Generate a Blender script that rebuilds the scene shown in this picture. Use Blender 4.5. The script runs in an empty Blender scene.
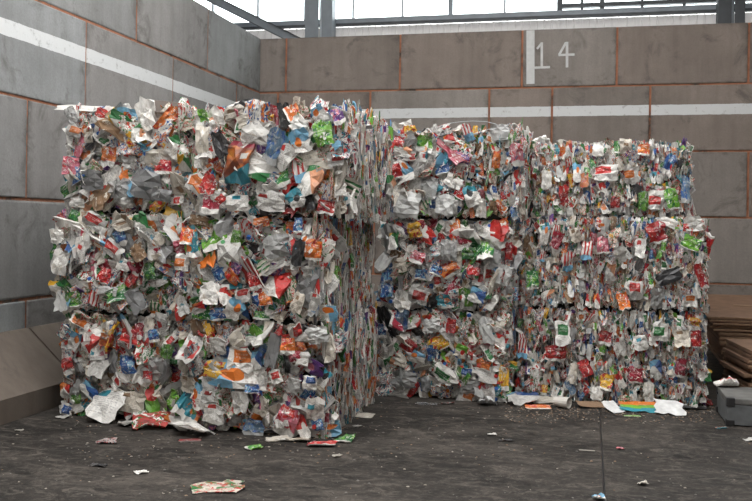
import bpy, bmesh, math, random
from mathutils import Vector, Matrix, noise

# ------------------------------------------------------------------ camera, sky, exposure
scene = bpy.context.scene
col = scene.collection
F, PX, PY, ROLL, CAMH = 900.0, 376.0, 226.0, 0.016, 1.40
cam_data = bpy.data.cameras.new('camera')
cam = bpy.data.objects.new('camera', cam_data)
col.objects.link(cam)
cam_data.sensor_width = 36.0
cam_data.lens = F / 752.0 * 36.0
cam_data.shift_y = -(250.5 - PY) / 752.0
cam_data.clip_end = 200
_s, _c = math.sin(ROLL), math.cos(ROLL)
cam.matrix_world = Matrix(((_c, -_s, 0, 0), (0, 0, -1, 0), (_s, _c, 0, CAMH), (0, 0, 0, 1)))
scene.camera = cam

world = bpy.data.worlds.new('overcast_sky')
scene.world = world
world.use_nodes = True
world.node_tree.nodes['Background'].inputs['Color'].default_value = (1.0, 0.995, 0.985, 1)
world.node_tree.nodes['Background'].inputs['Strength'].default_value = 6.2

scene.view_settings.view_transform = 'Standard'
scene.view_settings.look = 'None'
scene.view_settings.exposure = 0.0
scene.view_settings.gamma = 1.0
scene.view_settings.use_curve_mapping = False

# ------------------------------------------------------------------ geometry helpers
TANA = 0.2364
ALPHA = math.atan(TANA)
U = Vector((math.cos(ALPHA), -math.sin(ALPHA), 0))      # along the rear wall
V = Vector((math.sin(ALPHA), math.cos(ALPHA), 0))       # along the side wall, going in
Z = Vector((0, 0, 1))
CORNER = Vector((-1.586, 12.1, 0))
EYE = Vector((0, 0, CAMH))


def ray(px, py):
    dx, dy = px - PX, PY - py
    return Vector(((dx - ROLL * dy) / F, 1.0, (dy + ROLL * dx) / F))


def ground(px, py, z=0.0):
    d = ray(px, py)
    return EYE + d * ((z - CAMH) / d.z)


def on_plane(px, py, p0, n):
    d = ray(px, py)
    return EYE + d * ((p0 - EYE).dot(n) / d.dot(n))


def rear_s(px, py, off=0.0):
    """distance along the rear wall (from the corner) of an image point, off metres behind its face; and its height"""
    p = on_plane(px, py, CORNER + V * off, V)
    return (p - CORNER).dot(U), p.z


def side_s(px, py):
    p = on_plane(px, py, CORNER, U)
    return -(p - CORNER).dot(V), p.z


def link(name, me, parent=None, mat=None):
    o = bpy.data.objects.new(name, me)
    col.objects.link(o)
    if parent is not None:
        o.parent = parent
    if mat is not None:
        me.materials.append(mat)
    return o


def empty(name, loc=(0, 0, 0), rz=0.0, parent=None):
    o = bpy.data.objects.new(name, None)
    o.empty_display_size = 0.1
    o.location = loc
    o.rotation_euler = (0, 0, rz)
    col.objects.link(o)
    if parent is not None:
        o.parent = parent
    return o


def tag(o, label=None, cat=None, group=None, kind=None):
    if label:
        o['label'] = label
    if cat:
        o['category'] = cat
    if group:
        o['group'] = group
    if kind:
        o['kind'] = kind
    return o


def bm_box(bm, x0, x1, y0, y1, z0, z1, bevel=0.0):
    r = bmesh.ops.create_cube(bm, size=1.0)
    vs = r['verts']
    for v in vs:
        v.co = Vector((x0 + (v.co.x + .5) * (x1 - x0), y0 + (v.co.y + .5) * (y1 - y0), z0 + (v.co.z + .5) * (z1 - z0)))
    if bevel > 0:
        es = list({e for v in vs for e in v.link_edges})
        bmesh.ops.bevel(bm, geom=es, offset=bevel, segments=2, profile=.6, affect='EDGES')


def box_mesh(name, x0, x1, y0, y1, z0, z1, bevel=0.0):
    bm = bmesh.new()
    bm_box(bm, x0, x1, y0, y1, z0, z1, bevel)
    me = bpy.data.meshes.new(name)
    bm.to_mesh(me)
    bm.free()
    return me


def box(name, x0, x1, y0, y1, z0, z1, mat, parent=None, bevel=0.0):
    return link(name, box_mesh(name, x0, x1, y0, y1, z0, z1, bevel), parent, mat)


def mesh_from(name, verts, faces, mat=None, parent=None, smooth=False):
    me = bpy.data.meshes.new(name)
    me.from_pydata([tuple(v) for v in verts], [], faces)
    me.update()
    if smooth:
        me.polygons.foreach_set('use_smooth', [True] * len(me.polygons))
    return link(name, me, parent, mat)


# ------------------------------------------------------------------ material helpers
class NT:
    def __init__(self, name):
        self.m = bpy.data.materials.new(name)
        self.m.use_nodes = True
        self.t = self.m.node_tree
        self.t.nodes.clear()
        self.out = self.n('ShaderNodeOutputMaterial')
        self.b = self.n('ShaderNodeBsdfPrincipled')
        self.l(self.b.outputs[0], self.out.inputs[0])

    def n(self, typ, **kw):
        nd = self.t.nodes.new(typ)
        for k, v in kw.items():
            setattr(nd, k, v)
        return nd

    def l(self, a, b):
        self.t.links.new(a, b)

    def put(self, sock, v):
        if hasattr(v, 'is_output') or isinstance(v, bpy.types.NodeSocket):
            self.l(v, sock)
        elif isinstance(v, (tuple, list)) and sock.type == 'RGBA':
            sock.default_value = (*v[:3], 1)
        else:
            sock.default_value = v

    def math(self, op, a, b=None, c=None):
        nd = self.n('ShaderNodeMath', operation=op)
        self.put(nd.inputs[0], a)
        if b is not None:
            self.put(nd.inputs[1], b)
        if c is not None:
            self.put(nd.inputs[2], c)
        return nd.outputs[0]

    def gt(self, a, b):
        return self.math('GREATER_THAN', a, b)

    def lt(self, a, b):
        return self.math('LESS_THAN', a, b)

    def mul(self, a, b):
        return self.math('MULTIPLY', a, b)

    def add(self, a, b):
        return self.math('ADD', a, b)

    def sub(self, a, b):
        return self.math('SUBTRACT', a, b)

    def mix(self, fac, a, b, mode='MIX'):
        nd = self.n('ShaderNodeMix', data_type='RGBA', blend_type=mode)
        self.put(nd.inputs[0], fac)
        self.put(nd.inputs[6], a)
        self.put(nd.inputs[7], b)
        return nd.outputs[2]

    def noise(self, vec, scale, detail=3, rough=.55, dist=0.0):
        nd = self.n('ShaderNodeTexNoise')
        if vec is not None:
            self.l(vec, nd.inputs['Vector'])
        nd.inputs['Scale'].default_value = scale
        nd.inputs['Detail'].default_value = detail
        nd.inputs['Roughness'].default_value = rough
        nd.inputs['Distortion'].default_value = dist
        return nd.outputs['Fac']

    def ramp(self, fac, stops):
        nd = self.n('ShaderNodeValToRGB')
        e = nd.color_ramp.elements
        while len(e) < len(stops):
            e.new(.5)
        for i, (p, c) in enumerate(stops):
            e[i].position = p
            e[i].color = (*c, 1) if isinstance(c, tuple) else (c, c, c, 1)
        self.l(fac, nd.inputs[0])
        return nd.outputs[0]

    def mapping(self, vec, scale=(1, 1, 1), loc=(0, 0, 0)):
        nd = self.n('ShaderNodeMapping')
        self.l(vec, nd.inputs[0])
        nd.inputs['Scale'].default_value = scale
        nd.inputs['Location'].default_value = loc
        return nd.outputs[0]

    def vec(self, x, y, z=0.0):
        nd = self.n('ShaderNodeCombineXYZ')
        for i, q in enumerate((x, y, z)):
            self.put(nd.inputs[i], q)
        return nd.outputs[0]

    def bump(self, h, strength=.3, dist=.01):
        nd = self.n('ShaderNodeBump')
        self.l(h, nd.inputs['Height'])
        nd.inputs['Strength'].default_value = strength
        nd.inputs['Distance'].default_value = dist
        self.l(nd.outputs[0], self.b.inputs['Normal'])

    def done(self, colr, rough=.6, metal=0.0, spec=.5):
        self.put(self.b.inputs['Base Color'], colr)
        self.put(self.b.inputs['Roughness'], rough)
        self.b.inputs['Metallic'].default_value = metal
        self.b.inputs['Specular IOR Level'].default_value = spec
        return self.m


def simple_mat(name, c, rough=.6, metal=0.0, var=.15, scale=8.0):
    t = NT(name)
    geo = t.n('ShaderNodeNewGeometry').outputs['Position']
    n1 = t.noise(geo, scale, 4)
    k = t.ramp(n1, [(.3, tuple(x * (1 - var) for x in c)), (.7, tuple(min(1, x * (1 + var)) for x in c))])
    return t.done(k, rough, metal)


def concrete_mat(name, paint=False, gain=(1, 1, 1)):
    t = NT(name)
    pos = t.n('ShaderNodeNewGeometry').outputs['Position']
    info = t.n('ShaderNodeObjectInfo')
    rnd = info.outputs['Random']
    off = t.n('ShaderNodeVectorMath', operation='ADD')
    t.l(pos, off.inputs[0])
    t.l(t.vec(t.mul(rnd, 40.0), t.mul(rnd, 23.0), t.mul(rnd, 11.0)), off.inputs[1])
    p = off.outputs[0]
    base = t.ramp(rnd, [(0, (.232, .193, .165)), (.35, (.220, .182, .156)), (.5, (.240, .215, .192)), (.75, (.208, .174, .149)), (1, (.248, .222, .198))])
    base = t.mix(1.0, base, gain, 'MULTIPLY')
    cloud = t.noise(p, 1.3, 5, .6)
    c = t.mix(t.ramp(cloud, [(.3, .0), (.7, 1.0)]), t.mix(1.0, base, (.80, .79, .78), 'MULTIPLY'), t.mix(1.0, base, (1.16, 1.15, 1.14), 'MULTIPLY'))
    streak = t.noise(t.mapping(p, (9, 9, .7)), 1.0, 4, .6)
    c = t.mix(t.ramp(streak, [(.35, .30), (.6, .0)]), c, t.mix(1.0, c, (.62, .60, .58), 'MULTIPLY'))
    blot = t.noise(p, 2.6, 6, .7, .6)
    c = t.mix(t.ramp(blot, [(.56, .0), (.70, .62)]), c, (.070, .061, .054))
    gen = t.n('ShaderNodeSeparateXYZ')
    t.l(t.n('ShaderNodeTexCoord').outputs['Generated'], gen.inputs[0])
    ex = t.math('ABSOLUTE', t.sub(gen.outputs[0], .5))
    ez = t.math('ABSOLUTE', t.sub(gen.outputs[2], .5))
    ed = t.math('MAXIMUM', t.mul(ex, 1.0), t.mul(ez, .97))
    stain = t.add(t.mul(t.sub(ed, .42), 3.0), t.sub(t.noise(p, 4.0, 6, .7, .8), .55))
    c = t.mix(t.ramp(stain, [(.06, .0), (.26, .5)]), c, (.060, .051, .044))
    fine = t.noise(p, 60, 3, .7)
    c = t.mix(t.ramp(fine, [(.3, .25), (.6, .0)]), c, (.10, .095, .09))
    if paint:
        sep = t.n('ShaderNodeSeparateXYZ')
        t.l(pos, sep.inputs[0])
        wob = t.mul(t.sub(t.noise(p, 9, 2), .5), .012)
        z = t.add(sep.outputs[2], wob)
        band = t.mul(t.gt(z, 2.80), t.lt(z, 2.925))
        wear = t.ramp(t.noise(p, 16, 5, .7), [(.30, .35), (.42, .92)])
        c = t.mix(t.mul(band, wear), c, (.60, .61, .61))
    t.bump(t.add(t.mul(fine, .4), t.noise(p, 14, 4)), .25, .012)
    return t.done(c, .85, spec=.25)


M = {}
M['block'] = concrete_mat('wall_concrete', True, (1.0, 1.01, 1.03))
M['block_grey'] = concrete_mat('divider_concrete', True, (1.10, 1.29, 1.47))
M['kerb'] = concrete_mat('kerb_concrete', False, (.60, .57, .54))


def foam_mat():
    t = NT('orange_joint_foam')
    pos = t.n('ShaderNodeNewGeometry').outputs['Position']
    n = t.noise(pos, 3.5, 5, .7)
    c = t.ramp(n, [(.34, (.06, .045, .035)), (.46, (.26, .105, .055)), (.7, (.36, .15, .085))])
    t.bump(t.noise(pos, 50, 3), .5, .01)
    return t.done(c, .9)


M['foam'] = foam_mat()


def floor_mat():
    t = NT('yard_floor_concrete')
    pos = t.n('ShaderNodeNewGeometry').outputs['Position']
    rot = t.n('ShaderNodeMapping')
    t.l(pos, rot.inputs[0])
    rot.inputs['Rotation'].default_value = (0, 0, ALPHA)
    p = rot.outputs[0]
    big = t.noise(p, .7, 7, .7, .6)
    c = t.ramp(big, [(.34, (.017, .015, .0135)), (.5, (.034, .030, .0265)), (.64, (.064, .0555, .048))])
    st = t.noise(t.mapping(p, (.8, 1.6, 1), (3, 8, 0)), 1.5, 8, .78, 1.0)
    c = t.mix(t.ramp(st, [(.46, .0), (.58, .85)]), c, (.0125, .0115, .0105))
    sm = t.noise(t.mapping(p, (2.0, 3.2, 1)), 2.4, 9, .82, 1.4)
    c = t.mix(t.ramp(sm, [(.50, .0), (.62, .75)]), c, (.105, .091, .078))
    brush = t.noise(t.mapping(p, (1.6, 22, 1)), 1.2, 6, .75, .5)
    c = t.mix(t.ramp(brush, [(.52, .0), (.68, .40)]), c, (.095, .083, .072))
    sp = t.noise(p, 26, 5, .8)
    c = t.mix(t.ramp(sp, [(.55, .0), (.70, .55)]), c, (.135, .120, .102))
    c = t.mix(t.ramp(sp, [(.30, .8), (.46, .0)]), c, (.010, .009, .0085))
    rg = t.ramp(st, [(.4, .85), (.65, .6)])
    t.bump(t.add(t.mul(sp, .5), t.noise(p, 9, 5, .7)), .35, .012)
    return t.done(c, rg, spec=.14)


M['floor'] = floor_mat()
M['paint'] = simple_mat('white_paint', (.52, .52, .51), .8, 0, .08, 18)
M['steel'] = simple_mat('grey_steel_paint', (.20, .225, .25), .45, .1, .12, 6)
M['steel_dark'] = simple_mat('dark_steel_paint', (.045, .05, .056), .5, .1, .2, 6)
M['steel_pale'] = simple_mat('pale_steel_paint', (.42, .45, .47), .45, .0, .1, 6)


def translucent_mat():
    t = NT('translucent_cladding')
    d = t.n('ShaderNodeBsdfDiffuse')
    d.inputs[0].default_value = (.62, .61, .60, 1)
    tl = t.n('ShaderNodeBsdfTranslucent')
    tl.inputs[0].default_value = (.46, .45, .45, 1)
    mx = t.n('ShaderNodeMixShader')
    mx.inputs[0].default_value = .09
    t.l(d.outputs[0], mx.inputs[1])
    t.l(tl.outputs[0], mx.inputs[2])
    t.l(mx.outputs[0], t.out.inputs[0])
    return t.m


M['cladding'] = translucent_mat()
M['cladding_in'] = simple_mat('roof_lining', (.38, .38, .37), .7, 0, .06, 5)
M['board'] = simple_mat('brown_cardboard', (.165, .092, .054), .85, 0, .22, 9)
M['board_edge'] = simple_mat('cut_cardboard', (.22, .14, .085), .9, 0, .2, 40)
M['case'] = simple_mat('grey_case_laminate', (.10, .105, .108), .5, 0, .25, 12)
M['case_lid'] = simple_mat('grey_case_lid', (.115, .112, .105), .6, 0, .3, 9)
M['black'] = simple_mat('black_plastic', (.014, .014, .015), .45, 0, .3, 20)
M['core'] = simple_mat('gap_shade_core', (.018, .016, .0145), .9, 0, .6, 25)  # shade of the gaps and tier seams put into a near-black core colour


def glass_mat():
    t = NT('window_glass')
    tr = t.n('ShaderNodeBsdfTransparent')
    tr.inputs[0].default_value = (.90, .94, .95, 1)
    gl = t.n('ShaderNodeBsdfGlossy')
    gl.inputs['Roughness'].default_value = .08
    mx = t.n('ShaderNodeMixShader')
    mx.inputs[0].default_value = .06
    t.l(tr.outputs[0], mx.inputs[1])
    t.l(gl.outputs[0], mx.inputs[2])
    t.l(mx.outputs[0], t.out.inputs[0])
    return t.m


M['glass'] = glass_mat()

# ------------------------------------------------------------------ floor slabs with a saw-cut joint
JX = ground(603, 470)
floor = empty('floor', (0, 0, 0), 0)
tag(floor, 'dark stained concrete yard floor with a saw-cut joint', None, None, 'structure')


def uv_pt(s, d, z=0.0):
    return CORNER + U * s + V * d + Z * z


joint_s = (JX - CORNER).dot(U)
g = .006
for (s0, s1) in ((-9.0, joint_s - g), (joint_s + g, 14.0)):
    vs = [uv_pt(s, d, z) for z in (-.2, 0) for (s, d) in ((s0, -16), (s1, -16), (s1, 6), (s0, 6))]
    mesh_from('slab', vs, [(4, 5, 6, 7), (3, 2, 1, 0), (0, 1, 5, 4), (1, 2, 6, 5), (2, 3, 7, 6), (3, 0, 4, 7)], M['floor'], floor)
vs = [uv_pt(s, d, z) for z in (-.2, -.012) for (s, d) in ((joint_s - g, -16), (joint_s + g, -16), (joint_s + g, 6), (joint_s - g, 6))]
mesh_from('joint_seal', vs, [(4, 5, 6, 7), (0, 1, 5, 4), (2, 3, 7, 6)], M['black'], floor)

# ------------------------------------------------------------------ block walls
ZL = [0.0, .775, 1.568, 2.361, 3.166, 3.90]
rng = random.Random(4)


def wall(name, frame, joints, length, label, mat, rec=.014):
    """frame(s, t) -> world point on the floor; t>0 is behind the face"""
    root = empty(name)
    tag(root, label, None, None, 'structure')
    for k in range(5):
        js = list(joints[k])
        for i in range(len(js) - 1):
            s0, s1 = js[i] + .012, js[i + 1] - .012
            if s1 - s0 < .05:
                continue
            z0, z1 = ZL[k] + (.010 if k else 0), ZL[k + 1] - .010
            bm = bmesh.new()
            dent = rng.uniform(-.006, .002)
            bm_box(bm, 0, s1 - s0, dent, .78, 0, z1 - z0, rng.uniform(.010, .020))
            me = bpy.data.meshes.new('block')
            bm.to_mesh(me)
            bm.free()
            o = link('block', me, root, mat)
            p0, p1, pt = frame(s0, 0), frame(s1, 0), frame(s0, 1)
            ex, ey = (p1 - p0).normalized(), (pt - p0).normalized()
            o.matrix_world = Matrix(((ex.x, ey.x, 0, p0.x), (ex.y, ey.y, 0, p0.y), (0, 0, 1, z0), (0, 0, 0, 1)))
    a, b = joints[0][0] + .02, joints[0][-1] - .02
    vs = [frame(s, t) + Z * z for z in (0.002, ZL[5] - .012) for (s, t) in ((a, rec), (b, rec), (b, .76), (a, .76))]
    mesh_from('joint_filler', vs, [(0, 1, 5, 4), (1, 2, 6, 5), (2, 3, 7, 6), (3, 0, 4, 7), (4, 5, 6, 7)], M['foam'], root)
    return root


def rs(px, py):
    return rear_s(px, py)[0]


def ss(px, py):
    return side_s(px, py)[0]


REND = 9.0
rj = [
    [0, .9, 2.5, 4.1, 5.7, 7.3, REND],
    [0, 1.6, 3.2, 4.8, 6.4, 8.0, REND],
    [0, .75, 2.35, 3.95, rs(748, 185), rs(748, 185) + 1.6, REND],
    [0, .25, rs(370, 110), rs(489, 110), rs(552, 110), rs(650, 110), rs(650, 110) + 1.6, rs(650, 110) + 3.2, REND],
    [0, rs(286, 60), rs(400, 60), rs(522, 60), rs(617, 55), rs(749, 50), rs(749, 50) + 1.6, REND],
]
for r in rj:
    r[:] = [-.8] + [x for x in r[1:-1] if x < REND - .1] + [REND]
wall_rear = wall('wall_back', lambda s, t: CORNER + U * s + V * t, rj, REND, 'tall wall of brown-grey concrete blocks marked 14 with a white line', M['block'])

SEND = -8.6
sj = [
    [ss(26, 315), ss(26, 315) + 1.6, ss(26, 315) + 3.2],
    [ss(-40, 250), ss(-40, 250) + 1.6, ss(-40, 250) - 1.6, ss(-40, 250) - 3.2, ss(-40, 250) - 4.8],
    [ss(27, 150), ss(27, 150) + 1.6, ss(27, 150) - 1.6, ss(27, 150) - 3.2],
    [ss(237, 92), ss(173, 80), ss(86, 60), ss(86, 60) + 1.6, ss(86, 60) + 3.2],
    [ss(208, 40), ss(137, 20), ss(137, 20) + 1.6, ss(137, 20) + 3.2],
]
sj[0] += [ss(26, 315) - 1.6, ss(26, 315) - 3.2]
for r in sj:
    r.sort()
    r[:] = [0.0] + [x for x in r if .15 < x < 8.5] + [8.6]
side_frame = lambda s, t: CORNER - V * s - U * t
wall_side = wall('wall_left', side_frame, sj, 8.6, 'grey concrete block dividing wall with a worn white line', M['block_grey'], .0065)

# painted 14 and its vertical bar on the rear wall block
target_block = None
s_mid = rs(570, 55)


def paint_strip(a, b, w, parent, name='painted_mark'):
    """a, b: (s, z) centre line of a 3 mm thick strip on the wall face"""
    a, b = Vector((a[0], 0, a[1])), Vector((b[0], 0, b[1]))
    d = (b - a).normalized()
    q = Vector((d.z, 0, -d.x)) * (w / 2)
    vs = []
    for y in (-.004, -.0085):
        for p in (a - q, a + q, b + q, b - q):
            vs.append(CORNER + U * p.x + Z * p.z + V * y)
    return mesh_from(name, vs, [(4, 5, 6, 7), (0, 4, 7, 3), (1, 2, 6, 5), (0, 1, 5, 4), (3, 7, 6, 2)], M['paint'], parent)


def sz(px, py):
    return rear_s(px, py)


paint_strip(sz(530.5, 30.5), sz(530.5, 84), .10, wall_rear)
one = empty('painted_digit', parent=wall_rear)
paint_strip(sz(541.8, 42.5), sz(541.8, 67.5), .030, one, 'stroke')
paint_strip(sz(534.5, 67.8), sz(550, 67.2), .028, one, 'stroke')
paint_strip(sz(541.8, 43), sz(537, 49), .026, one, 'stroke')
four = empty('painted_digit', parent=wall_rear)
paint_strip(sz(567, 42), sz(567, 67.5), .032, four, 'stroke')
paint_strip(sz(566, 42.5), sz(559, 55), .028, four, 'stroke')
paint_strip(sz(558.5, 55.2), sz(574.5, 54.6), .028, four, 'stroke')

# ------------------------------------------------------------------ sloped kerb along the side wall
kerb = empty('kerb_side')
tag(kerb, 'sloped concrete kerb along the foot of the block dividing wall', None, None, 'structure')
KW, KZ, KT = .45, .19, .55
kj = ss(26, 326)
for (s0, s1) in ((kj - 3.2, kj - 1.6 - .01), (kj - 1.6 + .01, kj - .012), (kj + .012, kj + 1.8), (kj + 1.812, kj + 3.4)):
    prof = [(0.004, 0), (KW, 0), (KW, KZ - .02), (KW - .025, KZ), (.03, KT), (.004, KT)]
    vs = [CORNER - V * s + U * a + Z * b for s in (s0, s1) for (a, b) in prof]
    n = len(prof)
    fs = [tuple(range(n))[::-1], tuple(range(n, 2 * n))] + [(i, (i + 1) % n, n + (i + 1) % n, n + i) for i in range(n)]
    mesh_from('kerb_block', vs, fs, M['kerb'], kerb)

# ------------------------------------------------------------------ building wall above: cladding, girt, columns, clerestory windows
ROOF_A, ROOF_B, ROOF_L, ROOF_R = -3.0, -10.5, -.3, 5.8     # opening in the unseen roof, sized to shape the daylight; metres from the rear wall
UP = 1.25      # window plane, metres behind the block face


def upv(s, off, z):
    return CORNER + U * s + V * off + Z * z


def ubox(name, s0, s1, o0, o1, z0, z1, mat, parent):
    o = link(name, box_mesh(name, s0, s1, o0, o1, z0, z1), parent, mat)
    o.matrix_world = Matrix(((U.x, V.x, 0, CORNER.x), (U.y, V.y, 0, CORNER.y), (0, 0, 1, 0), (0, 0, 0, 1)))
    return o


zg = rear_s(500, 19.0, UP - .16)[1]       # underside of the girt
zg2 = rear_s(500, 12.6, UP - .16)[1]
S0, S1 = -6.0, 10.0
upper = empty('wall_upper')
tag(upper, 'white ribbed metal cladding above the concrete block wall', None, None, 'structure')
sheet_w = 1.0
s = S0
while s < S1:
    prof = []
    n = int(sheet_w / .1)
    for i in range(n):
        for (a, d) in ((0, 0), (.065, 0), (.075, -.012), (.09, -.012)):
            prof.append((s + i * .1 + a, UP + d))
    prof.append((s + sheet_w, UP))
    vs = [upv(a, d, z) for (a, d) in prof for z in (0.0, zg)]
    fs = [(2 * i, 2 * i + 2, 2 * i + 3, 2 * i + 1) for i in range(len(prof) - 1)]
    mesh_from('cladding_sheet', vs, fs, M['cladding'], upper)
    s += sheet_w
ubox('girt', S0, S1, UP - .16, UP - .02, zg, zg2, M['steel'], upper)
ubox('girt_lip', S0, S1, UP - .17, UP - .155, zg - .012, zg + .02, M['steel_dark'], upper)
ubox('window_flashing', S0, S1, UP - .10, UP + .02, zg2 - .01, zg2 + .012, M['steel_pale'], upper)

ZT = 5.9
w1 = empty('window_1')
tag(w1, 'clerestory window strip with pale frames and bright overcast sky', None, None, 'structure')
ms = [S0] + [rear_s(x, 4, UP)[0] for x in (214, 259, 306, 354, 403, 451, 505, 558)]
fr = zg2 + .012
for i in range(len(ms)):
    w = .03 if i == 6 else .014
    ubox('mullion', ms[i] - w, ms[i] + w, UP - .05, UP + .02, fr, ZT, M['steel_pale'] if i != 6 else M['steel'], w1)
for i in range(len(ms) - 1):
    ubox('pane', ms[i] + .014, ms[i + 1] - .014, UP - .018, UP - .010, fr, ZT, M['glass'], w1)
ubox('frame_rail', ms[0], ms[-1], UP - .05, UP + .02, ZT, ZT + .1, M['steel_pale'], w1)
w2 = empty('window_2')
tag(w2, 'clerestory window strip with dark frame bars beside the dark column', None, None, 'structure')
m2 = [ms[-1] + .03] + [rear_s(x, 4, UP)[0] for x in (582, 602, 642, 684)] + [rear_s(718, 4, UP)[0] + .3 + k * .55 for k in range(6)]
for i, q in enumerate(m2):
    w = .03 if i in (0, 2) else .018
    ubox('mullion', q - w, q + w, UP - .06, UP + .02, fr, ZT, M['steel_dark'], w2)
for i in range(len(m2) - 1):
    ubox('pane', m2[i] + .02, m2[i + 1] - .02, UP - .018, UP - .010, fr, ZT, M['glass'], w2)
zb = rear_s(640, 4.5, UP)[1]
ubox('frame_rail', m2[0], m2[-1], UP - .07, UP + .02, zb - .02, zb + .035, M['steel_dark'], w2)
ubox('frame_rail', m2[0], m2[-1], UP - .05, UP + .02, ZT, ZT + .1, M['steel_dark'], w2)


def column(name, pxl, pxr, label, mat, mat2):
    o0 = .86
    a, b = rear_s(pxl, 20, o0)[0], rear_s(pxr, 20, o0)[0]
    root = empty(name)
    tag(root, label, None, None, 'structure')
    wd = b - a
    ubox('flange', a, a + wd * .5, o0, o0 + .015, 0, 7, mat, root)
    ubox('flange', a + wd * .62, b, o0, o0 + .015, 0, 7, mat, root)
    ubox('web', a + wd * .5, a + wd * .62, o0 + .06, o0 + .075, 0, 7, mat2, root)
    ubox('flange', a, a + .015, o0 + .015, o0 + .2, 0, 7, mat, root)
    ubox('flange', b - .015, b, o0 + .015, o0 + .2, 0, 7, mat, root)


column('column_1', 305, 332, 'grey steel column rising behind the corner of the block walls', M['steel'], M['steel_pale'])
column('column_2', 718, 745, 'dark steel column rising behind the block wall', M['steel_dark'], M['steel'])

# unseen hall roof and walls, added to block and shape the sky light
roof = empty('roof')
tag(roof, 'unseen flat grey hall roof added to shape daylight through a long opening', None, None, 'structure')
RZ = 6.1
ubox('unseen_roof_sheet', -10, 14, ROOF_A, 1.4, RZ, RZ + .1, M['cladding_in'], roof)
ubox('unseen_roof_sheet', -10, 14, -22, ROOF_B, RZ, RZ + .1, M['cladding_in'], roof)
ubox('unseen_roof_sheet', -10, ROOF_L, ROOF_B, ROOF_A, RZ, RZ + .1, M['cladding_in'], roof)
ubox('unseen_roof_sheet', ROOF_R, 14, ROOF_B, ROOF_A, RZ, RZ + .1, M['cladding_in'], roof)
for nm, s0, s1, o0, o1, lab in (('unseen_wall_front', -10, 14, -22.8, -22, 'unseen concrete wall added across the yard to block low sky light'), ('unseen_wall_right', 14, 14.8, -22, 1.3, 'unseen concrete hall wall added beyond the open bay to block side light'), ('unseen_wall_far_left', -10.8, -10, -22, 1.3, 'unseen concrete hall wall added beyond the dividing wall to block side light')):
    hw = empty(nm)
    tag(hw, lab, None, None, 'structure')
    ubox('wall_panel', s0, s1, o0, o1, 0, RZ, M['block'], hw)

# diagonal brace
a0, a1 = rear_s(196, -9, .84), rear_s(293, 39, .84)
da = Vector((a1[0] - a0[0], 0, a1[1] - a0[1]))
a1 = (a1[0] + da.x * .1, a1[1] + da.z * .1)
a0 = (a0[0] - da.x * .6, a0[1] - da.z * .6)
da = Vector((a1[0] - a0[0], 0, a1[1] - a0[1])).normalized()
q = Vector((da.z, 0, -da.x)) * .062
brace = empty('roof_brace')
tag(brace, 'grey steel brace running diagonally down to the block wall corner', None, None, 'structure')
for nm, k0, k1, oa, ob, mt in (('web', -1.0, 1.0, .84, .852, M['steel']), ('flange', .82, 1.0, .80, .852, M['steel_dark']), ('flange', -1.0, -.82, .80, .852, M['steel_dark'])):
    vs = []
    for o_ in (oa, ob):
        for p, k in ((a0, k0), (a1, k0), (a1, k1), (a0, k1)):
            vs.append(upv(p[0] + q.x * k, o_, p[1] + q.z * k))
    mesh_from(nm, vs, [(0, 1, 2, 3), (7, 6, 5, 4), (0, 4, 5, 1), (1, 5, 6, 2), (2, 6, 7, 3), (3, 7, 4, 0)], mt, brace)

# ------------------------------------------------------------------ carton print materials
WHITE, CREAM, GREY = (.74, .72, .68), (.60, .55, .47), (.34, .345, .34)
RED, CRIM, ORANGE, YELLOW = (.50, .024, .020), (.32, .012, .034), (.66, .17, .022), (.74, .42, .030)
GREEN, LIME, TEAL, BLUE = (.022, .170, .045), (.15, .38, .040), (.030, .24, .31), (.025, .095, .30)
SKY, PURPLE, PINK, BLACK, BROWN, SLATE = (.16, .38, .55), (.10, .030, .18), (.52, .15, .20), (.02, .02, .023), (.24, .145, .08), (.10, .17, .25)


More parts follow.
